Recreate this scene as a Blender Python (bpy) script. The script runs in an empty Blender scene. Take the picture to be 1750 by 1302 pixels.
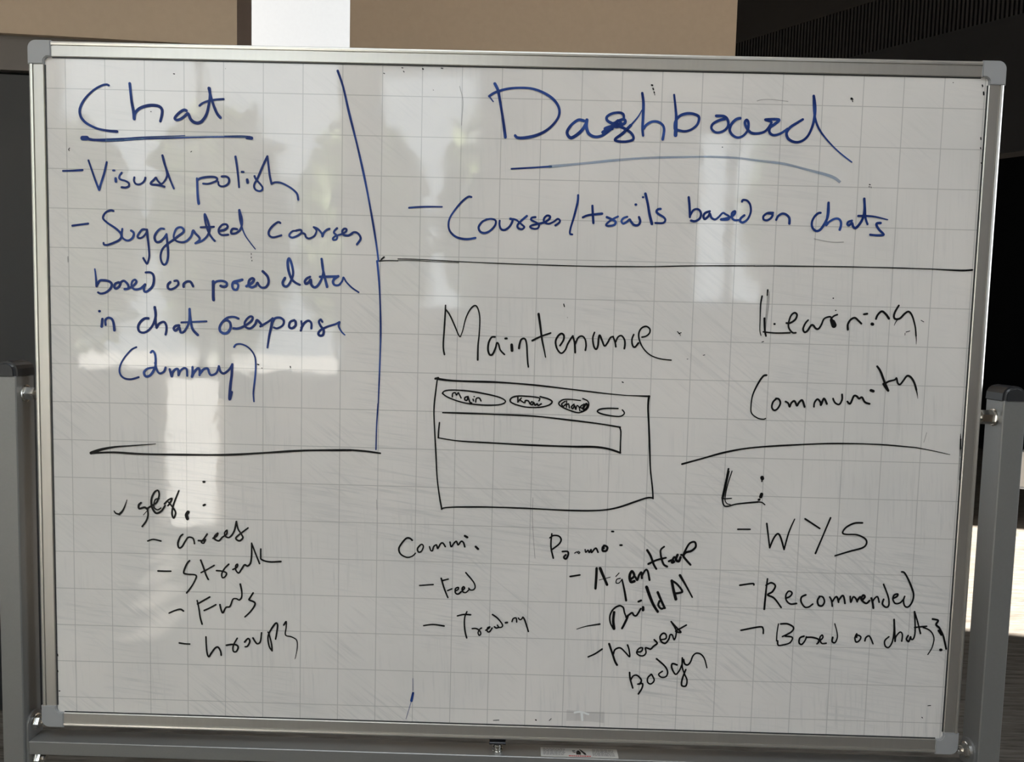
import bpy, bmesh, math, random
from mathutils import Vector, Matrix

# ------------------------------------------------------------------ camera
W_PX, H_PX, F_PX = 1750.0, 1302.0, 1300.0
CAM_Z = 1.45
PITCH, YAW, ROLL = 0.0745, 0.0099, 0.0254
T_CAM = Vector((-0.0128, 0.0467, 0.9828))
def _rx(a): return Matrix(((1,0,0),(0,math.cos(a),-math.sin(a)),(0,math.sin(a),math.cos(a))))
def _ry(a): return Matrix(((math.cos(a),0,math.sin(a)),(0,1,0),(-math.sin(a),0,math.cos(a))))
def _rz(a): return Matrix(((math.cos(a),-math.sin(a),0),(math.sin(a),math.cos(a),0),(0,0,1)))
R_CAM = _rz(ROLL) @ _rx(PITCH) @ _ry(YAW)          # board frame (x right, y down, z away) -> camera frame
A_BW = Matrix(((1,0,0),(0,0,1),(0,-1,0)))           # board frame -> world axes
_c0 = A_BW @ (-(R_CAM.transposed() @ T_CAM))
CAM_POS = Vector((_c0.x, _c0.y, CAM_Z))
BOARD_Z = CAM_Z - _c0.z                             # height of the point (x=0) of the board frame
R_CW = A_BW @ R_CAM.transposed()                    # camera (x right, y down, z fwd) -> world
scene = bpy.context.scene
cam_data = bpy.data.cameras.new('camera')
cam_data.sensor_fit = 'HORIZONTAL'; cam_data.sensor_width = 36.0
cam_data.lens = 36.0 * F_PX / W_PX
cam_data.clip_start = 0.02; cam_data.clip_end = 200
cam = bpy.data.objects.new('camera', cam_data)
scene.collection.objects.link(cam)
m3 = Matrix((R_CW.col[0], -R_CW.col[1], -R_CW.col[2])).transposed()
cam.matrix_world = Matrix.Translation(CAM_POS) @ m3.to_4x4()
scene.camera = cam
def ray(px, py):
    return (R_CW @ Vector(((px-W_PX/2)/F_PX, (py-H_PX/2)/F_PX, 1.0)))
def at_y(px, py, y):
    d = ray(px, py); return CAM_POS + d*((y-CAM_POS.y)/d.y)
def at_z(px, py, z):
    d = ray(px, py); return CAM_POS + d*((z-CAM_POS.z)/d.z)

# ------------------------------------------------------------------ light
vs = scene.view_settings
scene.display_settings.display_device = 'sRGB'
vs.view_transform = 'Standard'; vs.look = 'None'; vs.gamma = 1.0; vs.use_curve_mapping = False
vs.exposure = 0.28
world = bpy.data.worlds.new('sky'); scene.world = world
world.use_nodes = True
bg = world.node_tree.nodes['Background']
bg.inputs[0].default_value = (0.85, 0.935, 1.0, 1)
bg.inputs[1].default_value = 4.5
SUN_DIR = Vector((0.80, -0.155, -0.22)).normalized()
sl = bpy.data.lights.new('sun', 'SUN'); sl.energy = 110; sl.angle = math.radians(0.6); sl.color = (1.0, 0.95, 0.87)
so = bpy.data.objects.new('sun', sl); scene.collection.objects.link(so)
so.location = (-12, 4, 8)
so.rotation_euler = SUN_DIR.to_track_quat('-Z', 'Y').to_euler()
def portal(name, loc, direction, sx, sy):
    l = bpy.data.lights.new(name, 'AREA'); l.shape = 'RECTANGLE'; l.size = sx; l.size_y = sy
    l.cycles.is_portal = True
    o = bpy.data.objects.new(name, l); scene.collection.objects.link(o)
    o.location = loc; o.rotation_euler = Vector(direction).to_track_quat('-Z', 'Z').to_euler()
    return o

# ------------------------------------------------------------------ helpers
COL = scene.collection
def mat(name, color, rough=0.6, metal=0.0, spec=0.5, noise=None, bump=None, alpha=None):
    """noise=(scale, amount, stretch xyz), bump=(scale, strength, stretch)"""
    m = bpy.data.materials.new(name); m.use_nodes = True
    nt = m.node_tree; b = nt.nodes['Principled BSDF']
    b.inputs['Base Color'].default_value = (*color, 1)
    b.inputs['Roughness'].default_value = rough
    b.inputs['Metallic'].default_value = metal
    b.inputs['Specular IOR Level'].default_value = spec
    if alpha is not None: b.inputs['Alpha'].default_value = alpha
    if noise or bump: tc = nt.nodes.new('ShaderNodeTexCoord')
    def nz(scale, st):
        mp = nt.nodes.new('ShaderNodeMapping'); mp.inputs['Scale'].default_value = st
        nt.links.new(tc.outputs['Object'], mp.inputs['Vector'])
        n = nt.nodes.new('ShaderNodeTexNoise'); n.inputs['Scale'].default_value = scale
        n.inputs['Detail'].default_value = 4
        nt.links.new(mp.outputs[0], n.inputs['Vector']); return n
    if noise:
        n = nz(noise[0], noise[2]); a = noise[1]
        r = nt.nodes.new('ShaderNodeMapRange')
        r.inputs['To Min'].default_value = 1-a; r.inputs['To Max'].default_value = 1+a
        nt.links.new(n.outputs['Fac'], r.inputs['Value'])
        mx = nt.nodes.new('ShaderNodeMix'); mx.data_type = 'RGBA'; mx.blend_type = 'MULTIPLY'
        mx.inputs['Factor'].default_value = 1.0
        mx.inputs[6].default_value = (*color, 1)
        nt.links.new(r.outputs[0], mx.inputs[7])
        nt.links.new(mx.outputs[2], b.inputs['Base Color'])
    if bump:
        n = nz(bump[0], bump[2])
        bp = nt.nodes.new('ShaderNodeBump'); bp.inputs['Strength'].default_value = bump[1]
        bp.inputs['Distance'].default_value = 0.002
        nt.links.new(n.outputs['Fac'], bp.inputs['Height'])
        nt.links.new(bp.outputs[0], b.inputs['Normal'])
    return m

def obj(name, bm, m, parent=None, smooth=False):
    me = bpy.data.meshes.new(name)
    bm.normal_update(); bm.to_mesh(me); bm.free()
    if smooth:
        for p in me.polygons: p.use_smooth = True
    o = bpy.data.objects.new(name, me); COL.objects.link(o)
    if isinstance(m, (list, tuple)):
        for k in m: me.materials.append(k)
    else: me.materials.append(m)
    if parent is not None: o.parent = parent
    return o
def tag(o, label, cat, group=None):
    o['label'] = label; o['category'] = cat
    if group: o['group'] = group
    return o
def empty(name, loc):
    o = bpy.data.objects.new(name, None); COL.objects.link(o); o.location = loc
    o.empty_display_size = 0.1
    return o
def struct(name, bm, m):
    o = obj(name, bm, m); o['kind'] = 'structure'; return o
def add_box(bm, x0, x1, y0, y1, z0, z1, bev=0.0, seg=2):
    r = bmesh.ops.create_cube(bm, size=1.0)
    vsx = r['verts']
    for v in vsx:
        v.co = Vector((x0+(v.co.x+.5)*(x1-x0), y0+(v.co.y+.5)*(y1-y0), z0+(v.co.z+.5)*(z1-z0)))
    if bev > 0:
        es = list({e for v in vsx for e in v.link_edges})
        bmesh.ops.bevel(bm, geom=es, offset=bev, segments=seg, affect='EDGES', profile=0.5)
def box(*a, **k):
    bm = bmesh.new(); add_box(bm, *a, **k); return bm
def add_prism(bm, pts, z0, z1):
    lo = [bm.verts.new((x, y, z0)) for x, y in pts]; hi = [bm.verts.new((x, y, z1)) for x, y in pts]
    n = len(pts)
    bm.faces.new(hi); bm.faces.new(lo[::-1])
    for i in range(n):
        bm.faces.new((lo[i], lo[(i+1) % n], hi[(i+1) % n], hi[i]))
    bmesh.ops.recalc_face_normals(bm, faces=bm.faces[:])
def add_cyl(bm, p0, p1, r0, r1=None, seg=20, rot=0.0):
    r1 = r0 if r1 is None else r1
    p0, p1 = Vector(p0), Vector(p1); d = (p1-p0).normalized()
    u = d.orthogonal().normalized(); v = d.cross(u)
    a, b = [], []
    for i in range(seg):
        t = 2*math.pi*i/seg + rot; e = u*math.cos(t)+v*math.sin(t)
        a.append(bm.verts.new(p0+e*r0)); b.append(bm.verts.new(p1+e*r1))
    bm.faces.new(a[::-1]); bm.faces.new(b)
    for i in range(seg):
        bm.faces.new((a[i], a[(i+1) % seg], b[(i+1) % seg], b[i]))
def add_lathe(bm, base, axis, prof, seg=20):
    """prof: list of (distance along axis, radius)"""
    base = Vector(base); d = Vector(axis).normalized(); u = d.orthogonal().normalized(); v = d.cross(u)
    rings = []
    for h, r in prof:
        rings.append([bm.verts.new(base+d*h+(u*math.cos(2*math.pi*i/seg)+v*math.sin(2*math.pi*i/seg))*max(r, 1e-5)) for i in range(seg)])
    for k in range(len(rings)-1):
        for i in range(seg):
            bm.faces.new((rings[k][i], rings[k][(i+1) % seg], rings[k+1][(i+1) % seg], rings[k+1][i]))
    bm.faces.new(rings[0][::-1]); bm.faces.new(rings[-1])
def add_sweep(bm, profile, p0, p1, xdir, ydir):
    """closed profile (list of (a,b)) swept from p0 to p1; a along xdir, b along ydir"""
    p0, p1, xd, yd = Vector(p0), Vector(p1), Vector(xdir), Vector(ydir)
    A = [bm.verts.new(p0+xd*a+yd*b) for a, b in profile]; B = [bm.verts.new(p1+xd*a+yd*b) for a, b in profile]
    n = len(profile)
    bm.faces.new(A); bm.faces.new(B[::-1])
    for i in range(n): bm.faces.new((A[i], B[i], B[(i+1) % n], A[(i+1) % n]))
    bmesh.ops.recalc_face_normals(bm, faces=bm.faces[:])

# ------------------------------------------------------------------ materials
M = {}
M['beige'] = mat('beige_paint', (0.375, 0.282, 0.199), 0.75, noise=(40, 0.06, (1,1,1)))
M['pale_wall'] = mat('pale_grey_paint', (0.245, 0.265, 0.295), 0.7, noise=(60, 0.04, (1,1,1)))
M['white_wall'] = mat('white_paint', (0.80, 0.80, 0.79), 0.7, noise=(60, 0.04, (1,1,1)))
M['brown_wall'] = mat('brown_paint', (0.13, 0.095, 0.075), 0.7, noise=(20, 0.08, (1,1,1)))
M['carpet'] = mat('carpet', (0.10, 0.088, 0.075), 0.95, spec=0.1)
M['dark_door'] = mat('dark_door_paint', (0.020, 0.0195, 0.0205), 0.42, noise=(3, 0.15, (1,1,1)))
M['door_head'] = mat('brown_door_head', (0.10, 0.085, 0.075), 0.5)
M['black_wall'] = mat('black_wall_paint', (0.003, 0.003, 0.0035), 0.8, spec=0.1)
M['dark_brown'] = mat('dark_brown_panel', (0.010, 0.0075, 0.0055), 0.7, spec=0.2, noise=(30, 0.15, (1,1,1)))
M['dark_grey'] = mat('dark_grey_panel', (0.0058, 0.0047, 0.0042), 0.6, spec=0.2, noise=(30, 0.1, (1,1,1)))
M['rib'] = mat('black_rib', (0.013, 0.011, 0.0095), 0.6, spec=0.2)
M['rib_gap'] = mat('black_recess', (0.004, 0.004, 0.004), 0.9, spec=0.1)
M['ceiling'] = mat('ceiling_paint', (0.55, 0.52, 0.48), 0.9)
M['frame_alu'] = mat('brushed_aluminium', (0.58, 0.56, 0.525), 0.32, 0.85, noise=(220, 0.05, (1,1,0.05)))
M['corner'] = mat('grey_plastic', (0.30, 0.30, 0.305), 0.45)
M['post'] = mat('grey_powder_coat', (0.235, 0.231, 0.224), 0.38, 0.45, noise=(400, 0.05, (1,1,1)))
M['black_plastic'] = mat('black_plastic', (0.022, 0.022, 0.024), 0.35)
M['chrome'] = mat('bright_zinc', (0.82, 0.81, 0.78), 0.18, 1.0)
M['dark_metal'] = mat('dark_steel', (0.05, 0.05, 0.055), 0.35, 0.8)
M['white_plastic'] = mat('white_plastic', (0.62, 0.60, 0.58), 0.5)
M['pale_edge'] = mat('pale_grey_edge', (0.5, 0.52, 0.55), 0.4)
M['concrete'] = mat('terrace_concrete', (0.62, 0.59, 0.55), 0.9, noise=(5, 0.15, (1,1,1)))
M['leaf'] = mat('leaf', (0.10, 0.13, 0.045), 0.6, noise=(2, 0.4, (1,1,1)))
M['bark'] = mat('bark', (0.10, 0.075, 0.05), 0.9)
M['sticker'] = mat('sticker_paper', (0.55, 0.53, 0.50), 0.6)
M['ink_red'] = mat('red_print', (0.45, 0.03, 0.03), 0.6)
M['ink_grey'] = mat('grey_print', (0.16, 0.15, 0.15), 0.6)

def ink(name, c0, c1, fade_lo, rough=0.35):
    m = bpy.data.materials.new(name); m.use_nodes = True
    nt = m.node_tree; b = nt.nodes['Principled BSDF']
    tc = nt.nodes.new('ShaderNodeTexCoord')
    n = nt.nodes.new('ShaderNodeTexNoise'); n.inputs['Scale'].default_value = 22; n.inputs['Detail'].default_value = 5
    nt.links.new(tc.outputs['Object'], n.inputs['Vector'])
    r = nt.nodes.new('ShaderNodeValToRGB')
    r.color_ramp.elements[0].position = 0.45; r.color_ramp.elements[0].color = (*c0, 1)
    r.color_ramp.elements[1].position = fade_lo; r.color_ramp.elements[1].color = (*c1, 1)
    nt.links.new(n.outputs['Fac'], r.inputs['Fac']); nt.links.new(r.outputs['Color'], b.inputs['Base Color'])
    b.inputs['Roughness'].default_value = rough; b.inputs['Specular IOR Level'].default_value = 0.16
    return m
M['blue'] = ink('blue_marker_ink', (0.008, 0.024, 0.135), (0.032, 0.080, 0.30), 0.68)
M['black'] = ink('black_marker_ink', (0.004, 0.004, 0.0045), (0.011, 0.010, 0.010), 0.8)
M['pale_blue'] = mat('faded_blue_ink', (0.08, 0.20, 0.38), 0.4, alpha=0.45, noise=(18, 0.3, (1,1,1)))
M['pale_black'] = mat('faded_black_ink', (0.05, 0.05, 0.05), 0.4, alpha=0.45, noise=(18, 0.3, (1,1,1)))
M['ghost'] = mat('wiped_ink_ghost', (0.25, 0.25, 0.27), 0.4, alpha=0.14)
M['white_mark'] = mat('white_bare_mark', (0.75, 0.75, 0.74), 0.4)

def board_material(cell_u, cell_v):
    m = bpy.data.materials.new('whiteboard_enamel'); m.use_nodes = True
    nt = m.node_tree; N = nt.nodes; L = nt.links; b = N['Principled BSDF']
    tc = N.new('ShaderNodeTexCoord'); sp = N.new('ShaderNodeSeparateXYZ')
    L.new(tc.outputs['Object'], sp.inputs[0])
    def math_(op, a, v=None, c=None):
        n = N.new('ShaderNodeMath'); n.operation = op
        for i, x in enumerate((a, v, c)):
            if x is None: continue
            if isinstance(x, (int, float)): n.inputs[i].default_value = x
            else: L.new(x, n.inputs[i])
        return n.outputs[0]
    def line(sock, cell):
        f = math_('ABSOLUTE', math_('SUBTRACT', math_('FRACT', math_('ADD', math_('DIVIDE', sock, cell), 100.5)), 0.5))
        w = 0.00052/cell
        mr = N.new('ShaderNodeMapRange'); mr.inputs['From Min'].default_value = w*0.6; mr.inputs['From Max'].default_value = w*1.3
        mr.inputs['To Min'].default_value = 1; mr.inputs['To Max'].default_value = 0
        L.new(f, mr.inputs['Value']); return mr.outputs[0]
    g = math_('MAXIMUM', line(sp.outputs['X'], cell_u), line(sp.outputs['Z'], cell_v))
    # smear noises: wiped streaks running in several directions
    def noise(scale, st, rot, detail=5, rough=0.6, dist=0.0):
        mr_ = N.new('ShaderNodeMapping'); mr_.inputs['Rotation'].default_value = (0, rot, 0)
        L.new(tc.outputs['Object'], mr_.inputs['Vector'])
        mp = N.new('ShaderNodeMapping'); mp.inputs['Scale'].default_value = st
        L.new(mr_.outputs[0], mp.inputs['Vector'])
        n = N.new('ShaderNodeTexNoise'); n.inputs['Scale'].default_value = scale
        n.inputs['Detail'].default_value = detail; n.inputs['Roughness'].default_value = rough; n.inputs['Distortion'].default_value = dist
        L.new(mp.outputs[0], n.inputs['Vector']); return n.outputs['Fac']
    def rng(s, a, b_, c, d):
        mr = N.new('ShaderNodeMapRange'); mr.inputs['From Min'].default_value = a; mr.inputs['From Max'].default_value = b_
        mr.inputs['To Min'].default_value = c; mr.inputs['To Max'].default_value = d; L.new(s, mr.inputs['Value']); return mr.outputs[0]
    s1 = noise(9, (1, 1, 26), math.radians(-38), 6, 0.7, 0.25)
    s2 = noise(9, (1, 1, 28), math.radians(-7), 6, 0.7, 0.5)
    s3 = noise(10, (20, 1, 1), math.radians(3), 6, 0.7, 0.2)
    patch = noise(5.0, (1, 1, 1), 0.3, 3)
    patch2 = noise(4.0, (1, 1, 1.4), 1.3, 3)
    st1 = math_('MULTIPLY', rng(s1, 0.49, 0.70, 0, 1), rng(patch, 0.48, 0.62, 0, 1))
    st2 = math_('MULTIPLY', rng(s2, 0.49, 0.70, 0, 1), rng(patch2, 0.47, 0.6, 0, 1))
    st3 = math_('MULTIPLY', rng(s3, 0.51, 0.72, 0, 1), rng(patch, 0.5, 0.36, 0, 1))
    low = rng(sp.outputs['Z'], -0.12, -0.62, 0.35, 1.0)      # the lower half has been wiped most
    streak = math_('MULTIPLY', math_('MAXIMUM', math_('MAXIMUM', st1, st2), st3), low)
    mot = noise(3.2, (1, 1, 1), 0.0, 5)
    c1 = N.new('ShaderNodeMix'); c1.data_type = 'RGBA'
    c1.inputs[6].default_value = (0.735, 0.697, 0.667, 1); c1.inputs[7].default_value = (0.645, 0.622, 0.602, 1)
    L.new(rng(mot, 0.35, 0.7, 0, 1), c1.inputs['Factor'])
    c2 = N.new('ShaderNodeMix'); c2.data_type = 'RGBA'; L.new(c1.outputs[2], c2.inputs[6])
    c2.inputs[7].default_value = (0.42, 0.42, 0.425, 1); L.new(math_('MULTIPLY', streak, 0.62), c2.inputs['Factor'])
    c3 = N.new('ShaderNodeMix'); c3.data_type = 'RGBA'; L.new(c2.outputs[2], c3.inputs[6])
    c3.inputs[7].default_value = (0.33, 0.32, 0.31, 1); L.new(math_('MULTIPLY', g, 0.62), c3.inputs['Factor'])
    L.new(c3.outputs[2], b.inputs['Base Color'])
    sm = noise(7, (1, 1, 3), 0.2, 6, 0.65, 0.6)
    L.new(rng(sm, 0.3, 0.7, 0.02, 0.075), b.inputs['Roughness'])
    b.inputs['Specular IOR Level'].default_value = 0.42
    bp = N.new('ShaderNodeBump'); bp.inputs['Strength'].default_value = 0.05; bp.inputs['Distance'].default_value = 0.002
    L.new(noise(30, (1, 1, 1), 0.0, 2), bp.inputs['Height']); L.new(bp.outputs[0], b.inputs['Normal'])
    return m

def carpet_ribs():
    m = M['carpet']; nt = m.node_tree; N = nt.nodes; L = nt.links; b = N['Principled BSDF']
    tc = N.new('ShaderNodeTexCoord')
    mp = N.new('ShaderNodeMapping'); mp.inputs['Scale'].default_value = (3, 38, 1); mp.inputs['Rotation'].default_value = (0, 0, 0.12)
    L.new(tc.outputs['Object'], mp.inputs['Vector'])
    n = N.new('ShaderNodeTexNoise'); n.inputs['Scale'].default_value = 1.6; n.inputs['Detail'].default_value = 6; n.inputs['Roughness'].default_value = 0.7
    L.new(mp.outputs[0], n.inputs['Vector'])
    r = N.new('ShaderNodeValToRGB')
    r.color_ramp.elements[0].position = 0.33; r.color_ramp.elements[0].color = (0.055, 0.048, 0.040, 1)
    r.color_ramp.elements[1].position = 0.66; r.color_ramp.elements[1].color = (0.17, 0.15, 0.13, 1)
    L.new(n.outputs['Fac'], r.inputs['Fac']); L.new(r.outputs['Color'], b.inputs['Base Color'])
    bp = N.new('ShaderNodeBump'); bp.inputs['Strength'].default_value = 0.6; bp.inputs['Distance'].default_value = 0.006
    L.new(n.outputs['Fac'], bp.inputs['Height']); L.new(bp.outputs[0], b.inputs['Normal'])
carpet_ribs()

# ------------------------------------------------------------------ the room
XL, XR, YB, YF, ZC = -4.0, 6.0, -4.0, 9.0, 4.2
XN = 3.35                                                     # the room is narrower on the viewer's side
bm = box(XL-.2, 3.55, YB-.2, YF+.2, -0.1, 0); add_box(bm, 3.55, XR+.2, 1.2, YF+.2, -0.1, 0)
struct('floor', bm, M['carpet'])
M['reflector'] = mat('polished_reflector', (0.35, 0.33, 0.31), 0.12, spec=1.0, noise=(6, 0.1, (1,1,1)))
struct('floor_reflector', box(XL, XN, YB, -2.3, 0, 0.003), M['reflector'])  # unseen glossy strip, added to carry the glare streak down the board
bm = bmesh.new()                                             # with an added skylight, out of view, to brighten the board
for x0, x1, y0, y1 in ((XL-.2, -1.75, YB-.2, YF+.2), (-1.75, 0.65, YB-.2, -2.9), (-1.75, 0.65, -1.2, YF+.2), (0.65, 3.55, YB-.2, YF+.2), (3.55, XR+.2, 1.2, YF+.2)):
    add_box(bm, x0, x1, y0, y1, ZC, ZC+.1)
struct('ceiling', bm, M['ceiling'])
struct('wall_front', box(XL-.15, XR, YF, YF+.15, 0, ZC), M['black_wall'])
# left wall: glazed beyond the whiteboard, plus openings added to aim the sun
def wall_with_openings(name, axis, c0, c1, a0, a1, openings, m):
    """openings: (a_lo, a_hi, z_lo, z_hi), sorted along the wall, not overlapping"""
    bm = bmesh.new()
    def bx(lo, hi, z0, z1):
        if hi-lo < 1e-4 or z1-z0 < 1e-4: return
        if axis == 'y': add_box(bm, c0, c1, lo, hi, z0, z1)
        else: add_box(bm, lo, hi, c0, c1, z0, z1)
    p = a0
    for lo, hi, z0, z1 in openings:
        bx(p, lo, 0, ZC); bx(lo, hi, 0, z0); bx(lo, hi, z1, ZC); p = hi
    bx(p, a1, 0, ZC)
    return struct(name, bm, m)
LEFT_OPEN = [(-3.38, -2.99, 0.51, 0.585), (-2.99, -2.60, 0.545, 0.62), (-2.60, -2.21, 0.585, 0.665), (-2.21, -1.82, 0.63, 0.71), (2.85, 3.55, 3.25, 3.98), (3.9, 6.3, 0.12, 2.4)]  # low slits added to sun the floor, high opening to sun the pale face
wall_with_openings('wall_left', 'y', XL-.15, XL, YB-.15, YF, LEFT_OPEN, M['white_wall'])

wall_right_glazing = (-1.2, 0.85, 0.6, 3.0)
wall_with_openings('wall_right', 'y', XN, XN+.15, YB-.15, 1.22, [wall_right_glazing], M['black_wall'])
struct('wall_right_return', box(XN, XR+.15, 1.22, 1.34, 0, ZC), M['black_wall'])
struct('wall_right_far', box(XR, XR+.15, 1.34, YF, 0, ZC), M['black_wall'])
BACK_OPEN = [(-3.05, -1.15, 1.05, 3.3), (-0.95, -0.25, 1.5, 3.1), (1.12, 1.62, 1.6, 2.75)]
DOOR_OPEN = (-2.37, -1.88)
bm = bmesh.new()
segs = [(XL, -3.05, 0, ZC), (-3.05, -1.15, 3.3, ZC), (-3.05, DOOR_OPEN[0], 0, 1.05), (DOOR_OPEN[1], -1.15, 0, 1.05),
        (-1.15, -0.95, 0, ZC), (-0.95, -0.25, 0, 1.5), (-0.95, -0.25, 3.1, ZC), (-0.25, 1.12, 0, ZC),
        (1.12, 1.62, 0, 1.6), (1.12, 1.62, 2.75, ZC), (1.62, XN, 0, ZC)]
for x0, x1, z0, z1 in segs: add_box(bm, x0, x1, YB-.15, YB, z0, z1)
struct('wall_back', bm, M['beige'])
wi = 0
def window_frame(axis, c0, c1, a0, a1, z0, z1, nbars, m):
    global wi
    wi += 1
    bm = bmesh.new(); t = 0.04
    def bx(lo, hi, za, zb):
        if axis == 'y': add_box(bm, c0, c1, lo, hi, za, zb, 0.004, 1)
        else: add_box(bm, lo, hi, c0, c1, za, zb, 0.004, 1)
    bx(a0, a0+t, z0, z1); bx(a1-t, a1, z0, z1); bx(a0+t, a1-t, z0, z0+t); bx(a0+t, a1-t, z1-t, z1)
    for k in range(1, nbars+1):
        a = a0+(a1-a0)*k/(nbars+1); bx(a-t/2, a+t/2, z0+t, z1-t)
    struct('window_%d' % wi, bm, m)
window_frame('y', XL-.11, XL-.05, 3.9, 6.3, 0.12, 2.4, 0, M['dark_metal'])
window_frame('y', XL-.11, XL-.05, 2.85, 3.55, 3.25, 3.98, 0, M['dark_metal'])  # unseen high opening, added to sun the pale wall face
window_frame('y', XN+.05, XN+.11, *wall_right_glazing, 1, M['dark_metal'])
window_frame('x', YB-.11, YB-.05, -3.05, -1.15, 1.05, 3.3, 1, M['dark_metal'])
window_frame('x', YB-.11, YB-.05, -0.95, -0.25, 1.5, 3.1, 0, M['dark_metal'])
window_frame('x', YB-.11, YB-.05, 1.12, 1.62, 1.6, 2.75, 1, M['dark_metal'])
portal('window_light', (XL-.13, 5.1, 1.26), (1, 0, 0), 2.4, 2.28)
portal('window_light', (XL-.13, 3.2, 3.615), (1, 0, 0), 0.7, 0.73)
portal('window_light', (-0.55, -2.05, ZC+.08), (0, 0, -1), 2.4, 1.7)  # portal of the added skylight
portal('window_light', (XN+.13, -0.175, 1.8), (-1, 0, 0), 2.05, 2.4)
portal('window_light', (-2.1, YB-.13, 2.175), (0, 1, 0), 1.9, 2.25)
portal('window_light', (-0.6, YB-.13, 2.3), (0, 1, 0), 0.7, 1.6)
portal('window_light', (1.37, YB-.13, 2.175), (0, 1, 0), 0.5, 1.15)
portal('window_light', (-2.125, YB-.13, 0.525), (0, 1, 0), 0.49, 1.05)

# soffit and dark door at the left
bm = bmesh.new()
pL, pR = (-3.2, 1.50), (-0.985, 1.72)
za, zb = 2.384, 2.27
def quadwall(p0, p1, th, z0, z1):
    d = Vector((p1[0]-p0[0], p1[1]-p0[1])).normalized(); n = Vector((-d.y, d.x))*th
    v = Vector((p1[0]-CAM_POS.x-.02, p1[1]-CAM_POS.y)).normalized()*(th*1.15)      # the far end is cut back
    b_ = bmesh.new(); add_prism(b_, [p0, p1, (p1[0]+v.x, p1[1]+v.y), (p0[0]+n.x, p0[1]+n.y)], z0, z1); return b_
struct('wall_soffit', quadwall(pL, pR, 0.25, za, ZC), M['beige'])
struct('trim_1', quadwall((pL[0], pL[1]+.02), (pR[0]-.02, pR[1]+.02), 0.2, zb, za), M['door_head'])
d1 = struct('door_1', quadwall((pL[0], pL[1]+.03), (pR[0]-.03, pR[1]+.03), 0.06, 0.005, zb-.012), M['dark_door'])
struct('trim_5', quadwall((pL[0], pL[1]+.05), (pR[0]-.05, pR[1]+.05), 0.06, zb-.012, zb), M['rib_gap'])
hb = bmesh.new(); add_box(hb, -1.30, -1.27, 1.63, 1.70, 0.95, 1.25, 0.006)
h = obj('door_handle', hb, M['dark_metal'], d1)
# white and beige wall end in the middle
C0 = at_y(598, 40, 2.5); C1 = at_y(1258.5, 48, 2.72); C2 = at_y(430, 40, 2.62)
pts = [(C0.x, 2.5), (C1.x, 2.72), (C1.x, 2.86), (C0.x+.05, 3.0), (C2.x+.1, 2.9), (C2.x, 2.62)]
bm = bmesh.new()
lo = [bm.verts.new((x, y, 0)) for x, y in pts]; hi = [bm.verts.new((x, y, ZC)) for x, y in pts]
bm.faces.new(hi); bm.faces.new(lo[::-1])
n = len(pts)
for i in range(n):
    f = bm.faces.new((lo[i], lo[(i+1) % n], hi[(i+1) % n], hi[i]))
    f.material_index = 1 if i in (4, 5) else 0
bmesh.ops.recalc_face_normals(bm, faces=bm.faces[:])
struct('wall_middle', bm, [M['beige'], M['pale_wall']])
# brown wall seen in the gap
struct('wall_recess', box(-2.6, -1.0, 4.4, 4.5, 1.95, ZC), M['brown_wall'])
# dark bulkhead with a ribbed band, right of the middle wall
P = Vector((2.36, 2.52)); D = Vector((-.65, .76)).normalized(); NRM = Vector((-D.y, D.x))   # NRM points to the viewer's left
if NRM.y > 0: NRM = -NRM
def dpt(t, off=0.0): q = P + D*t + NRM*off; return (q.x, q.y)
def diag(t0, t1, off0, off1, z0, z1, bm=None):
    b_ = bm or bmesh.new()
    add_prism(b_, [dpt(t0, off0), dpt(t1, off0), dpt(t1, off1), dpt(t0, off1)], z0, z1); return b_
struct('wall_bulkhead', diag(-1.45, 2.6, 0.0, -0.12, 3.18, ZC), M['dark_brown'])
struct('trim_2', diag(-1.45, 2.6, 0.0, -0.12, 2.30, 2.92), M['dark_grey'])
struct('trim_3', diag(-1.45, 2.6, -0.03, -0.12, 2.92, 3.18), M['rib_gap'])
bm = bmesh.new(); t = -1.45
while t < 2.6:
    diag(t, t+.010, -0.004, -0.03, 2.92, 3.18, bm); t += .019
struct('trim_4', bm, M['rib'])

# ground and trees outside the back windows, one storey below
struct('ground', box(-70, 70, -110, YB-.25, -4.15, -4.0), M['concrete'])
rnd = random.Random(4)
def tree(x, y, h, r, label, nleaf=1250):
    root = empty('tree', (x, y, -4.0)); tag(root, label, 'tree', 'trees outside the back windows'); h += 4.45
    b_ = bmesh.new(); add_cyl(b_, (0, 0, 0), (0.05, 0.03, h-r*.4), 0.13, 0.06, 10)
    obj('trunk', b_, M['bark'], root)
    b_ = bmesh.new()
    for i in range(nleaf):
        while True:
            p = Vector((rnd.uniform(-1, 1), rnd.uniform(-1, 1), rnd.uniform(-1, 1)))
            if .3 < p.length < 1: break
        p = Vector((p.x*r, p.y*r, h + p.z*r*1.75)); s = rnd.uniform(.10, .20)
        u = Vector((rnd.gauss(0, 1), rnd.gauss(0, 1), rnd.gauss(0, 1))).normalized(); v = u.orthogonal().normalized()
        q = [p-u*s, p+v*s*.5, p+u*s, p-v*s*.5]
        b_.faces.new([b_.verts.new(c) for c in q])
    obj('foliage', b_, M['leaf'], root)
TL = ['broad leafy tree outside, leftmost of the near row behind the viewer', 'leafy tree outside the middle of the wide back window, near row',
      'leafy tree outside the right end of the wide back window', 'leafy tree outside the narrow back window, near row',
      'taller leafy tree of the far row, furthest to the corner', 'leafy tree of the far row behind the wide back window',
      'leafy tree of the far row behind the wall pier', 'tall leafy tree outside the right back window']
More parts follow.
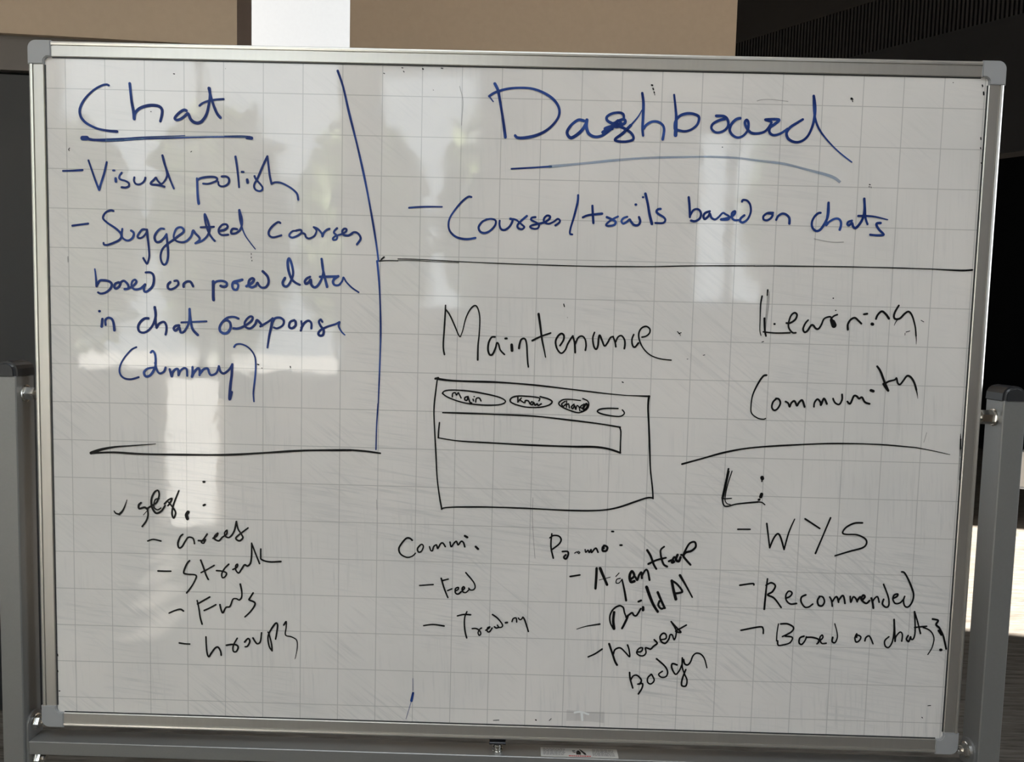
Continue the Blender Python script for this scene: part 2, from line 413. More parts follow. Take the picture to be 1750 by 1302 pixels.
for i, (x, y, h, r) in enumerate([(-5.6, -8.5, 1.9, .86), (-3.75, -8.6, 2.2, .84), (-1.9, -8.4, 2.0, .82), (-0.2, -8.7, 2.4, .86),
                                  (-7.4, -11.6, 2.4, 1.0), (-4.8, -11.4, 2.1, 1.05), (-2.6, -11.7, 2.5, 1.05), (3.9, -9.5, 2.6, .9)]):
    tree(x, y, h, r, TL[i])

# ------------------------------------------------------------------ the whiteboard on its stand
CELL_U, CELL_V = 0.05, 0.05*0.9918
def bpx(px, py, y=0.0): return at_y(px, py, y)
org = Vector(((0-11.2)*CELL_U, 0, BOARD_Z + 8.1*CELL_V))       # grid corner of the board
root = empty('mobile_whiteboard', (0, 0.006, 0))
tag(root, 'large gridded whiteboard covered in blue and black handwriting, on a grey metal stand', 'whiteboard')
def local(v): return Vector(v) - root.location
il = (bpx(74.3, 99.5).x + bpx(100.7, 1216).x)/2; ir = (bpx(1684, 130.7).x + bpx(1615.3, 1262).x)/2
it = (bpx(74.3, 99.5).z + bpx(1684, 130.7).z)/2; ib = (bpx(100.7, 1216).z + bpx(1615.3, 1262).z)/2
FY = -0.003                                                  # front of the frame
ol = (bpx(43, 100, FY).x + bpx(74.6, 1210, FY).x)/2; orr = (bpx(1713, 115, FY).x + bpx(1640, 1262, FY).x)/2
ot = (bpx(70, 69, FY).z + bpx(1680, 101, FY).z)/2; obm = (bpx(90, 1243.5, FY).z + bpx(1610, 1287, FY).z)/2
FW = ((il-ol)+(orr-ir)+(ot-it)+(ib-obm))/4
sb = bmesh.new(); add_box(sb, il-.006-org.x, ir+.006-org.x, 0, 0.012, ib-.006-org.z, it+.006-org.z)
surf = obj('writing_surface', sb, board_material(CELL_U, CELL_V), root)
surf.location = local(org)
surf['label'] = 'glossy white board face printed with a fine square grid'

def rail(name, p0, p1, outward):
    fw = FW
    # profile: a = outward from the inner edge, b = depth (negative = to the viewer)
    pr = [(0, 0.0), (0.0, -0.0016), (0.0010, -0.0022), (fw-.0064, -0.0022), (fw-.0060, -0.0012), (fw-.0054, -0.0012), (fw-.0050, -0.0030),
          (fw-.0028, -0.0034), (fw-.0010, -0.0026), (fw, -0.0004), (fw, 0.014), (fw-.002, 0.017), (0.0, 0.017), (0.0, 0.012)]
    b_ = bmesh.new(); add_sweep(b_, pr, local(p0), local(p1), outward, (0, 1, 0))
    o = obj('frame_rail', b_, M['frame_alu'], root)
    b_ = bmesh.new(); add_sweep(b_, [(-.0013, 0), (-.0013, -.0006), (.0003, -.0006), (.0003, 0)], local(p0), local(p1), outward, (0, 1, 0))
    obj('rail_gasket', b_, M['black_plastic'], o)
    return o
CS = 0.029
rail('t', (il+CS-FW, 0, it), (ir-CS+FW, 0, it), (0, 0, 1))
rail('b', (il+CS-FW, 0, ib), (ir-CS+FW, 0, ib), (0, 0, -1))
rail('l', (il, 0, ib+CS-FW), (il, 0, it-CS+FW), (-1, 0, 0))
rail('r', (ir, 0, ib+CS-FW), (ir, 0, it-CS+FW), (1, 0, 0))
def corner(cx, cz, sx, sz):
    """L-shaped plastic cap; (cx,cz) is the inner corner of the frame"""
    o = FW+.0004; k = CS-FW; R = 0.010
    pts = [(0, 0)]
    out = [(-k, 0), (-k, o)]
    cc = (o-R, o-R)
    arc = [(cc[0]+R*math.sin(a), cc[1]+R*math.cos(a)) for a in [i*math.pi/2/8 for i in range(9)]]
    inner = [(o, -k), (0, -k), (0, -.0045), (-.0018, -.0018), (-.0045, 0)]
    poly = out + arc + inner
    b_ = bmesh.new()
    F, B = [], []
    for a, c in poly:
        F.append(b_.verts.new(local((cx+sx*a, -0.0038, cz+sz*c)))); B.append(b_.verts.new(local((cx+sx*a, 0.0175, cz+sz*c))))
    b_.faces.new(F); b_.faces.new(B[::-1]); n_ = len(F)
    for i in range(n_): b_.faces.new((F[i], B[i], B[(i+1) % n_], F[(i+1) % n_]))
    bmesh.ops.recalc_face_normals(b_, faces=b_.faces[:])
    es = [e for e in b_.edges if all(v in F for v in e.verts)]
    bmesh.ops.bevel(b_, geom=es, offset=0.0009, segments=2, affect='EDGES')
    obj('corner_cap', b_, M['corner'], root)
corner(il, it, -1, 1); corner(ir, it, 1, 1); corner(il, ib, -1, -1); corner(ir, ib, 1, -1)

# stand: posts
PD = 0.0185
PY0, PY1 = 0.006-PD, 0.006+PD
lx = (bpx(27, 640, PY0).x + bpx(58, 640, PY1).x + bpx(42, 1290, PY0).x + bpx(72, 1290, PY1).x)/4
rx = (bpx(1711, 690, PY0).x + bpx(1686, 690, PY1).x + bpx(1671, 1290, PY0).x + bpx(1645.5, 1290, PY1).x)/4
PW = 0.0285
zl = bpx(27, 643, PY0).z; zr = bpx(1711, 685, PY0).z
zc_l = bpx(50, 672, 0.006).z; zc_r = bpx(1700, 713, 0.006).z
def post(xin, s, ztop, zpiv):
    xo = xin + s*PW; x0, x1 = min(xin, xo), max(xin, xo)
    b_ = bmesh.new(); add_box(b_, x0, x1, PY0, PY1, 0.13, ztop, 0.0012, 1)
    for v in b_.verts: v.co = local(v.co)
    p = obj('post', b_, M['post'], root)
    # rounded black cap
    b_ = bmesh.new(); n_ = 10; pr = []
    for i in range(n_+1):
        a = math.pi*i/n_; pr.append(((x0+x1)/2 + math.cos(a)*(PW/2+.0006), ztop + math.sin(a)**0.6*0.019))
    pr = [((x0+x1)/2+PW/2+.0006, ztop)] + pr[1:-1] + [((x0+x1)/2-PW/2-.0006, ztop)]
    A = [b_.verts.new(local((x, PY0-.0006, z))) for x, z in pr]; B = [b_.verts.new(local((x, PY1+.0006, z))) for x, z in pr]
    b_.faces.new(A); b_.faces.new(B[::-1])
    for i in range(len(A)): b_.faces.new((A[i], B[i], B[(i+1) % len(A)], A[(i+1) % len(A)]))
    bmesh.ops.recalc_face_normals(b_, faces=b_.faces[:])
    es = [e for e in b_.edges if all(v in A for v in e.verts) and max(v.co.z for v in e.verts) > ztop+.001]
    bmesh.ops.bevel(b_, geom=es, offset=0.004, segments=3, affect='EDGES')
    obj('post_cap', b_, M['black_plastic'], p, smooth=False)
    # pivot bolt through to the board edge
    xb = ol if s < 0 else orr
    b_ = bmesh.new()
    def X(f): return xin - s*f
    gap = abs(xin-xb)
    add_lathe(b_, local((xin, 0.006, zpiv)), (-s, 0, 0), [(0, .0112), (.0015, .0112), (.0022, .0098)], 24)
    add_cyl(b_, local((X(.0015), 0.006, zpiv)), local((X(max(gap*.8, .010)), 0.006, zpiv)), 0.0092, seg=6, rot=0.2)
    add_cyl(b_, local((X(.002), 0.006, zpiv)), local((X(gap+.004), 0.006, zpiv)), 0.0045, seg=14)
    obj('pivot_bolt', b_, M['chrome'], p)
    # foot beam with casters
    b_ = bmesh.new(); add_box(b_, x0-.004, x1+.004, -.30, .31, 0.075, 0.13, 0.004)
    for v in b_.verts: v.co = local(v.co)
    ft = obj('foot', b_, M['post'], root)
    for yy in (-.26, .27):
        b_ = bmesh.new(); xm = (x0+x1)/2
        add_lathe(b_, local((xm-.012, yy, .03)), (1, 0, 0), [(0, .02), (.002, .028), (.005, .03), (.019, .03), (.022, .028), (.024, .02)], 24)
        add_cyl(b_, local((xm, yy, .06)), local((xm, yy, .076)), .012)
        add_box(b_, *[c for c in (xm-.017-root.location.x, xm-.0135-root.location.x, yy-.008-root.location.y, yy+.008-root.location.y, .03, .064)])
        add_box(b_, *[c for c in (xm+.0135-root.location.x, xm+.017-root.location.x, yy-.008-root.location.y, yy+.008-root.location.y, .03, .064)])
        obj('caster', b_, M['black_plastic'], ft)
    return p
post(lx, -1, zl, zc_l); post(rx, 1, zr, zc_r)

# lower rail between the posts, with end brackets
BY0 = PY0 + 0.004; BY1 = BY0 + 0.031
bt = (bpx(51, 1269.5, BY0).z + bpx(800, 1289.5, BY0).z + bpx(1100, 1298, BY0).z)/3
bb = bt - 0.0180
cb = bmesh.new(); add_box(cb, lx+.003, rx-.003, BY0, BY1, bb, bt, 0.0008, 1)
for v in cb.verts: v.co = local(v.co)
bar = obj('lower_rail', cb, M['post'], root)
def bracket(xin, s):
    # upright plate with a rounded top against the post
    b_ = bmesh.new(); pr = []; zt = bt + 0.020; R = (BY1-BY0)/2; ym = (BY0+BY1)/2
    for i in range(13):
        a = math.pi*i/12; pr.append((ym - math.cos(a)*R, zt + math.sin(a)*R))
    pr = [(BY0, bb-.034)] + pr + [(BY1, bb-.034)]
    x0, x1 = xin, xin - s*.003
    A = [b_.verts.new(local((x0, y, z))) for y, z in pr]; B = [b_.verts.new(local((x1, y, z))) for y, z in pr]
    b_.faces.new(A); b_.faces.new(B[::-1])
    for i in range(len(A)): b_.faces.new((A[i], B[i], B[(i+1) % len(A)], A[(i+1) % len(A)]))
    bmesh.ops.recalc_face_normals(b_, faces=b_.faces[:])
    br = obj('end_bracket', b_, M['post'], bar)
    for zz in (zt, bb-.013):
        b_ = bmesh.new(); x = x1
        add_lathe(b_, local((x, ym, zz)), (-s, 0, 0), [(0, .0105), (.0016, .0105), (.002, .009)], 22)
        add_cyl(b_, local((x-s*.0016, ym, zz)), local((x-s*.0085, ym, zz)), .0085, seg=6, rot=.3)
        add_lathe(b_, local((x-s*.0085, ym, zz)), (-s, 0, 0), [(0, .005), (.004, .005), (.0055, .0035)], 16)
        obj('bracket_bolt', b_, M['chrome'], bar)
bracket(lx, -1); bracket(rx, 1)
# threaded stop screw standing on the lower rail, with a dark plate against the board
p = at_z(850, 1284, bt)
b_ = bmesh.new(); zt = obm - .003; sy = min(max(p.y, BY0+.008), BY1-.008); prof = []
k = 0; z = 0
prof.append((0, .0065)); prof.append((.002, .0065)); z = .002
while bt + z + .0045 < zt:
    prof += [(z+.0008, .0040), (z+.0022, .0068), (z+.0034, .0040)]; z += .0040
prof.append((max(zt-bt, z+.001), .004))
add_lathe(b_, local((p.x, sy, bt)), (0, 0, 1), prof, 20)
obj('stop_screw', b_, M['chrome'], bar)
b_ = bmesh.new(); pq = bpx(852, 1259, -0.006)
add_box(b_, p.x-.011-root.location.x, p.x+.011-root.location.x, -0.0075-root.location.y, .017-root.location.y, obm-.0035, obm-.0005, .0006, 1)
obj('stop_plate', b_, M['dark_metal'], bar)
# warning sticker on top of the lower rail
s0 = at_z(924, 1282, bt); s1 = at_z(1055, 1286, bt)
sy0 = BY0+.003; sy1 = BY0+.024
b_ = bmesh.new(); add_box(b_, s0.x-root.location.x, s1.x-root.location.x, sy0-root.location.y, sy1-root.location.y, bt, bt+.0003)
st = obj('warning_sticker', b_, M['sticker'], bar)
st['label'] = 'small paper warning sticker with a hand pictogram'
sw = s1.x-s0.x
def sx(u): return s0.x + sw*u - root.location.x
def syy(v): return sy0 + (sy1-sy0)*v - root.location.y
b_ = bmesh.new(); r2 = random.Random(3)
def lineq(u0, u1, v, t=.03):
    z = bt+.0006
    b_.faces.new([b_.verts.new((sx(a), syy(c), z)) for a, c in ((u0, v-t), (u1, v-t), (u1, v+t), (u0, v+t))])
for u0, u1 in ((.03, .32), (.67, .96)):
    b_ = bmesh.new()
    for k in range(6):
        u = u0
        e = u1-.02*r2.random()
        while u < e-.01:
            w = r2.uniform(.015, .05); lineq(u, min(u+w, e), .86-.13*k, .028); u += w+.008
    obj('printed_text', b_, M['ink_grey'], st)
b_ = bmesh.new()
def poly(pp, z=bt+.0006): b_.faces.new([b_.verts.new((sx(a), syy(c), z)) for a, c in pp])
poly([(.46, .25), (.52, .25), (.52, .6), (.46, .6)]); poly([(.47, .6), (.51, .6), (.505, .72), (.475, .72)])
poly([(.50, .88), (.53, .80), (.585, .42), (.59, .22), (.565, .25), (.53, .55)])
poly([(.41, .72), (.45, .72), (.45, .64), (.41, .64)]); poly([(.42, .6), (.46, .52), (.44, .46), (.41, .54)])
obj('hand_pictogram', b_, M['black'], st)
b_ = bmesh.new(); u = .36
while u < .63:
    w = r2.uniform(.012, .03); lineq(u, u+w, .1, .05); u += w+.006
obj('printed_word', b_, M['ink_red'], st)

# ------------------------------------------------------------------ handwriting
def parse(s):
    return [tuple(float(c) for c in q.split(',')) for q in s.split()]
def spline(pts, n=5):
    if len(pts) < 3: return pts
    out = []
    for i in range(len(pts)-1):
        p0 = pts[max(i-1, 0)]; p1 = pts[i]; p2 = pts[i+1]; p3 = pts[min(i+2, len(pts)-1)]
        for k in range(n):
            t = k/n
            out.append(tuple(0.5*((2*b)+(-a+c)*t+(2*a-5*b+4*c-d)*t*t+(-a+3*b-3*c+d)*t**3) for a, b, c, d in zip(p0, p1, p2, p3)))
    out.append(pts[-1]); return out
INK_Y = -0.0005
MPP = 1.04/F_PX                                              # metres per photo pixel on the board, about
wr = random.Random(11)
def stroke_mesh(bm, pts, w0, w1, simple):
    """pts: (x,z) on the board; flat ribbon with round ends"""
    n_ = len(pts)
    L = [0.0]
    for i in range(1, n_): L.append(L[-1] + math.dist(pts[i], pts[i-1]))
    tot = L[-1] or 1e-9
    ph = wr.uniform(0, 6)
    def hw(i):
        f = L[i]/tot
        return max(0.00025, 0.5*(w0+(w1-w0)*f)*(1+.09*math.sin(ph+L[i]*90)))
    if simple:
        A, B = [], []
        for i in range(n_):
            a = Vector(pts[max(i-1, 0)]); b = Vector(pts[min(i+1, n_-1)]); d = (b-a)
            d = d.normalized() if d.length > 1e-9 else Vector((1, 0)); nn = Vector((-d.y, d.x))*hw(i); c = Vector(pts[i])
            A.append(bm.verts.new((c.x+nn.x, INK_Y, c.y+nn.y))); B.append(bm.verts.new((c.x-nn.x, INK_Y, c.y-nn.y)))
        for i in range(n_-1): bm.faces.new((A[i], A[i+1], B[i+1], B[i]))
        return
    for i in range(n_):
        c = Vector(pts[i]); r = hw(i); k = 10
        bm.faces.new([bm.verts.new((c.x+r*math.cos(6.28318*j/k), INK_Y, c.y+r*math.sin(6.28318*j/k))) for j in range(k)])
        if i < n_-1:
            e = Vector(pts[i+1]); d = e-c
            if d.length < 1e-8: continue
            nn = Vector((-d.y, d.x)).normalized(); r2_ = hw(i+1)
            bm.faces.new([bm.verts.new((q.x, INK_Y, q.y)) for q in (c+nn*r, c-nn*r, e-nn*r2_, e+nn*r2_)])
def write(name, label, ink_name, blocks):
    """blocks: (origin x, origin y, scale, width, text of strokes separated by ';'); 'w=a>b' may open a stroke"""
    bm = bmesh.new()
    simple = ink_name.startswith('pale') or ink_name == 'ghost'
    iy = INK_Y - (0.0003 if ink_name == 'white_mark' else 0.0001 if simple else 0.0)
    for ox, oy, sc, w, txt in blocks:
        for s in txt.split(';'):
            s = s.strip()
            if not s: continue
            w0 = w1 = w
            if s.startswith('w='):
                h_, s = s.split(' ', 1); q = h_[2:].split('>'); w0 = float(q[0]); w1 = float(q[-1])
            pp = parse(s)
            if len(pp) == 1: pp = [pp[0], (pp[0][0]+.5, pp[0][1])]
            pp = spline(pp)
            loc = []
            for x, y in pp:
                v = bpx(ox+x/sc, oy+y/sc, INK_Y); loc.append((v.x-org.x, v.z-org.z))
            stroke_mesh(bm, loc, w0/sc*MPP, w1/sc*MPP, simple)
    for k, f in enumerate(bm.faces):                            # a hair of ink build-up, so that overlapping dabs never coincide
        for v in f.verts: v.co.y = iy - (0 if simple else (k % 61)*3e-6)
    bm.normal_update()
    bad = [f for f in bm.faces if f.normal.y > 0]
    if bad: bmesh.ops.reverse_faces(bm, faces=bad)
    o = obj(name, bm, M[ink_name], surf)
    o['label'] = label
    if name == 'ink_speck': o['kind'] = 'stuff'
    return o
write('heading_text', 'blue heading reading Chat', 'blue', [(100, 110, 5, 23, '''
w=17>22 430,180 410,172 370,180 310,212 250,265 205,325 182,385 185,430 205,470 250,510 330,548 420,567 500,574;
608,163 615,230 625,320 640,400 647,465; 647,465 650,430 665,400 700,372 760,353 820,350 865,362 885,390 883,430 870,485;
1092,395 1070,390 1035,410 1005,440 993,462 1010,475 1045,465 1080,440 1100,420 1112,430 1130,470 1160,495 1195,500 1230,480 1265,425 1285,340 1295,260 1290,205;
1285,203 1300,270 1325,350 1355,420 1383,455; w=18 1205,352 1225,335 1270,315 1330,302 1410,297''')])
write('underline', 'thick blue line under Chat', 'blue', [(100, 110, 5, 12, '''
w=34 205,630 242,630; w=24>12 240,632 300,645 400,642 560,634; w=12>7 420,640 560,633 740,622 1080,608; w=14>8 270,645 400,654 560,648 740,637 1080,626 1420,620 1600,625; w=7>12 1420,612 1560,612 1640,618; w=22>26 1610,628 1650,630''')])
write('underline_fill', 'faint streaky middle of the blue underline', 'pale_blue', [(100, 110, 5, 16, '''
w=20>10 400,648 560,641 740,630 1080,618 1420,614 1610,622''')])
write('list_text', 'blue line reading Visual polish', 'blue', [(100, 110, 5, 17, '''
38,910 120,908 205,903; 256,820 280,890 315,990 347,1072; 347,1072 365,1010 390,930 412,835;
w=22 488,975 490,1000; 466,906 478,906; 540,925 525,945 518,970 535,985 570,995 600,1015 600,1040 575,1052 540,1050;
648,965 645,995 660,1020 690,1025 720,1010 738,985 742,968;
905,1045 860,1032 795,1025 790,1010 815,985 832,968 845,990 875,1020 900,1005 925,960 925,920 905,840 888,778; 888,778 900,830 930,920 960,1000 985,1060'''),
(300, 260, 5, 17, '''
w=18>24 183,225 185,260 187,330 192,400 198,438; 183,240 215,222 270,212 330,212 355,225 350,245 320,258 280,270 235,268;
395,208 430,208 455,225 455,260 430,285 395,293 370,280 365,255; 512,38 525,120 535,210 543,300; w=22 612,235 616,258; 566,168 580,169;
675,205 690,235 730,280 745,310 725,332 690,325 672,300 675,270 700,225 745,120 785,35; 785,35 795,120 805,200 820,270; 820,270 850,258 900,262 960,290 1010,325 1040,360 1048,405''')])
write('list_text', 'blue line reading Suggested courses', 'blue', [(110, 340, 5, 18, '''
68,228 203,210; 418,102 395,97 360,110 335,140 333,170 370,205 430,245 475,285 488,320 470,350 420,375 370,392 340,390 335,375;
495,255 490,300 500,335 540,355 575,340 592,310 590,285 570,270; 690,260 665,262 640,290 625,320 640,335 670,325 700,290 705,262; 705,262 712,330 722,420 725,490 708,550 692,535 675,505;
850,255 820,255 785,290 770,330 785,365 815,365 850,335 873,300; 873,300 878,350 885,430 885,500 870,550 848,560 828,530 822,480 840,425 880,385 930,350 975,315 1015,285 1018,260 995,242 960,252 940,290 935,330 960,360 1010,370 1050,355 1085,315 1100,270 1120,295 1150,325 1155,350 1120,378;
1120,378 1180,355 1225,310 1240,255 1225,190 1200,130 1205,200 1230,280 1260,330 1285,358; 1165,242 1278,238;
1330,272 1370,262 1395,240 1385,218 1350,220 1320,255 1322,290 1350,308 1400,305;
1475,258 1440,255 1425,275 1430,295 1465,292 1500,265 1518,215 1515,160 1495,95; w=18>8 1495,95 1500,170 1515,235 1545,310 1590,375 1632,428'''),
(300, 260, 5, 17, '''
895,605 875,598 830,630 798,675 800,710 835,728 905,710; 1035,672 1000,675 975,700 975,720 1000,730 1040,715 1075,690 1070,665 1030,670;
1080,690 1105,700 1115,725 1140,738 1180,720 1200,690 1203,665 1180,640; 1180,640 1215,655 1250,695 1255,720 1265,690 1290,665 1315,655;
1380,650 1360,670 1355,690 1380,715 1375,745 1350,750 1345,735 1370,715 1420,700 1455,680 1460,658 1440,655 1425,675 1435,705 1475,712 1510,695; 1490,705 1520,685 1550,688 1575,715 1580,745 1550,788''')])
write('list_text', 'blue line reading based on prev data', 'blue', [(110, 340, 5, 19, '''
w=13>19 260,598 268,660 275,745; 275,745 300,700 340,695 385,705 405,730 390,770 350,800 310,808 288,798;
465,712 435,725 428,755 445,765 470,745 480,715; 470,720 500,700 520,705 545,735 545,765 515,770; 545,765 590,740 615,710 605,690 580,705 575,745 600,772 650,765 690,730; 690,730 680,760 685,790 710,788 750,750 765,700 760,650 735,628 695,628;
905,710 885,730 885,760 910,772 950,755 975,725 965,698 940,700; 1018,750 1020,725 1050,705 1080,710 1100,745'''),
(330, 430, 5, 20, '''
w=26 172,255 172,320 172,380 175,412; 168,285 200,255 250,250 285,265 285,290 260,300 235,292; 420,240 380,250 345,260 335,290 345,320 370,325 385,300 380,275 350,265;
455,295 500,270 520,240 505,228 480,245 475,285 500,305 535,290 550,265 565,290 590,308 625,300 645,260 635,210 595,168;
785,225 765,265 780,295 810,290 840,240 855,180 840,100 820,58 808,90 815,160 840,230 875,265 912,283;
1000,215 970,230 955,255 965,275 990,260 1005,240 1010,280 1035,305 1065,290 1095,240 1110,190 1110,140 1098,62; 1098,62 1105,130 1125,220 1145,300; 1085,215 1235,212;
w=20>13 1240,210 1205,235 1195,260 1210,285 1245,285 1275,250 1285,220 1310,260 1360,310 1415,347''')])
write('list_text', 'blue line reading in chat response', 'blue', [(140, 500, 5, 20, '''
175,225 168,290; 148,158 152,158; 202,275 200,235 225,215 255,225 270,260 278,322; 568,220 535,222 500,250 480,290 490,330 525,342 565,325 600,285 620,240 630,190 622,125; 622,125 628,180 630,260 638,300; 638,300 660,265 700,250 720,280 722,320 715,358;
830,280 800,285 785,305 800,325 830,300 838,318 845,340 870,335 900,290 918,230 920,140; 920,140 928,230 945,310 990,362; w=16 850,255 1065,245;
1338,222 1300,208 1250,212 1210,240 1180,285 1180,325 1210,348 1245,340 1270,300 1265,255 1235,235 1205,245'''),
(330, 430, 5, 19, '''
345,655 380,657 430,640 490,600 510,565 490,553 460,575 440,610 450,645 490,655 530,620 545,585 570,605 590,632; 575,638 640,600 680,570; w=22>17 680,572 668,640 650,720 635,820; 680,600 700,570 745,565 775,590 765,630 720,655 690,648;
865,585 830,600 820,640 845,655 875,630 875,595; 925,595 930,640 920,675; 925,650 950,610 985,590 1010,610 1010,655;
1105,600 1090,580 1075,600 1090,635 1115,670 1110,710 1085,718 1070,700 1090,670 1150,640 1215,620 1250,602; w=17>10 1250,602 1245,640 1270,685 1297,712''')])
write('list_text', 'blue line reading dummy in round brackets', 'blue', [(140, 500, 5, 19, '''
w=14>16 465,466 420,490 360,560 325,630 325,690 360,730 420,740 485,722; 610,640 560,650 530,680 545,715 585,705 620,650 630,600 625,530 605,498 588,512; 625,600 640,660 665,690 700,675 715,640; 750,655 760,690 768,715 775,680 800,655 820,655 825,690 825,705 840,670 870,645 895,655 900,710;
945,635 945,690 940,718 955,685 985,650 1005,655 1005,705; 1010,690 1040,655 1075,650 1090,690 1110,705 1150,685 1170,630; 1170,630 1185,675 1215,690 1260,655 1285,612; w=22 1285,612 1280,700 1268,800 1262,910 1280,850;
w=14 1300,465 1320,442 1370,442 1430,475 1475,540 1485,620 1480,720 1468,820 1465,870 1470,930''')])
write('heading_text', 'blue heading reading Dashboard', 'blue', [(830, 120, 5, 21, '''
w=22 78,115 105,170 120,250 145,400 160,510 168,572; w=9 65,268 30,222; w=18>23 30,222 80,190 180,160 290,150 400,158 500,195 580,250 625,320 625,390 580,460 510,520 420,560 320,578 270,575 252,558;
w=24 840,432 790,425 730,470 695,530 720,575 760,565 820,515 855,460 865,425; w=24 865,425 860,480 880,540 930,568 990,560 1050,520;
w=22 1180,410 1175,375 1140,362 1080,370 1035,400 1045,435 1110,465 1190,500 1250,545 1260,590 1200,610 1120,605 1110,585 1170,540 1240,470; w=14>9 1240,470 1300,400 1335,340;
w=24 1000,530 1060,490 1120,440 1180,420 1190,450 1130,480 1080,480 1020,500 1060,510 1130,430 1160,470 1100,450 1080,500;
1338,195 1348,280 1345,400 1340,500 1345,558; 1348,500 1375,465 1420,440 1470,440 1510,465 1525,510 1512,590'''),
(1130, 120, 5, 21, '''
w=17>28 110,210 120,300 128,400 125,490 122,555; 115,500 120,440 160,390 220,370 280,375 322,400 310,460 260,505 200,522 135,510;
470,390 540,395 570,430 570,480 530,520 470,532 430,500 440,460 490,430 545,415;
675,410 640,420 600,460 585,510 605,550 650,575 700,560 740,510 745,450 730,425 715,450 735,500 770,535 830,540 890,520 930,470 940,440 890,422 1005,422 970,460 930,490 925,530 960,555 1020,540 1080,500;
1210,420 1160,450 1100,490 1070,540 1090,590 1150,615 1210,600 1260,550 1300,450 1315,330 1303,220; w=20>9 1303,220 1305,330 1320,430 1360,520 1430,610 1520,700 1628,785''')])
write('underline', 'dark blue start of the line under Dashboard', 'blue', [(830, 120, 5, 13, 'w=12>16 220,842 400,832 560,822')])
write('underline_fill', 'faded pale blue sweep of the line under Dashboard', 'pale_blue', [(830, 120, 5, 15, 'w=22>15 540,824 640,815 900,790 1150,765 1400,748 1750,740'),
(1130, 120, 5, 14, 'w=14>22 250,740 450,740 650,750 850,775 1050,800 1250,850 1400,890 1480,920 1530,958')])
write('list_text', 'blue line reading Courses/trails based on chats', 'blue', [(680, 300, 5, 17, '''
w=16>11 95,275 150,270 260,266 378,267; w=15>18 628,183 600,182 550,220 490,290 445,360 432,420 445,475 490,520 550,540 610,542 662,532; 760,375 720,395 690,440 705,480 745,490 790,470 830,425 835,385 800,370 755,375;
870,385 868,420 880,455 910,465 950,440 975,400 978,375 960,368; 960,372 990,372 1020,385 1060,420 1080,440 1060,458 1030,450 1022,425 1050,390 1102,345;
1175,355 1145,360 1140,380 1180,400 1205,420 1195,450 1160,455 1130,440 1145,425 1200,412 1250,400 1290,375 1300,350 1275,342 1250,365 1250,395 1285,412 1330,395 1365,370 1385,385 1375,405 1345,425; 1540,168 1535,230 1505,350 1475,450 1470,495 1490,503'''),
(940, 300, 5, 18, '''
362,258 365,320 370,405; 280,357 330,338 445,325; 485,355 530,375 560,395 550,420 510,430 480,425 490,405 530,375 580,350;
660,352 625,365 610,390 625,410 655,395 680,375 690,390 715,420 745,425 765,410 770,385 760,355; 731,248 735,248; 793,185 797,185; w=22 815,155 835,240 850,330 870,412; 945,285 920,290 910,310 930,330 970,355 985,380 965,405 900,405;
1185,185 1192,260 1195,355; 1198,340 1225,295 1265,288 1290,320 1280,365 1240,390 1205,385; 1365,305 1325,320 1310,350 1325,370 1355,345 1365,325 1380,360 1410,375 1440,355 1475,320 1500,330 1530,350 1520,375 1460,375 1530,360 1575,330 1580,305 1555,320 1555,360 1575,380 1610,380;
1660,340 1630,365 1625,390 1650,400 1690,370 1715,310 1710,250 1685,215 1650,208 1640,222'''),
(1240, 300, 5, 19, '''
405,318 360,320 325,345 325,375 355,382 390,360 400,330 360,322; 432,378 450,345 485,325 520,335 545,365 545,410; 812,318 790,322 760,350 738,395 740,440 770,472 805,465 840,420 870,360 880,300 880,232; 880,232 872,330 858,422 885,395 930,370 965,370 985,395 985,430 975,462;
1080,385 1050,395 1040,415 1055,425 1080,405 1090,435 1110,448 1140,420 1170,370 1185,300 1185,198; 1185,198 1190,280 1195,360 1212,415; w=18>9 1133,345 1200,345 1280,352 1385,377; 1325,405 1295,408 1290,425 1310,460 1345,495 1345,508 1290,510 1235,505''')])
write('divider_line', 'tall slanting dark blue line right of the Chat list', 'blue', [(500, 0, 2.893, 9, 'w=11>9 223,350 250,430 280,560 320,720 360,900 390,1060 410,1180 425,1290'),
(330, 430, 5, 14, 'w=16>11 1572,80 1580,150 1592,300 1600,500 1603,700 1598,900 1590,1100 1582,1300'), (0, 0, 1, 2.2, '646,690 643.5,730 642.5,768')])
write('divider_line', 'long black line below Courses/trails, reaching the right edge', 'black', [(330, 430, 5, 8, '1585,82 1650,76 1750,78; w=14 1610,65 1632,46; w=6 1590,80 1612,66'),
(680, 300, 5, 8, 'w=7>9 0,712 100,713 200,717 350,725 530,735 860,750 1190,762 1520,772 1750,777; w=5 0,724 150,726 280,734 520,745'),
(940, 300, 5, 9, '440,777 550,777 880,778 1210,771 1750,771'), (1240, 300, 5, 9, '240,772 400,772 730,776 1070,780 1420,788 1750,798'), (1150, 400, 2.893, 6, 'w=5>8 1270,172 1420,180 1480,177')])
write('divider_line', 'black line below dummy with a doubled left end', 'black', [(0, 400, 2.893, 10, '450,1083 560,1079 700,1087 930,1091 1120,1091 1300,1082 1500,1070 1736,1068; w=14>3 450,1082 500,1065 570,1052 650,1046 770,1037'), (600, 769, 1, 3, '0,0 25,2 50,5.5')])
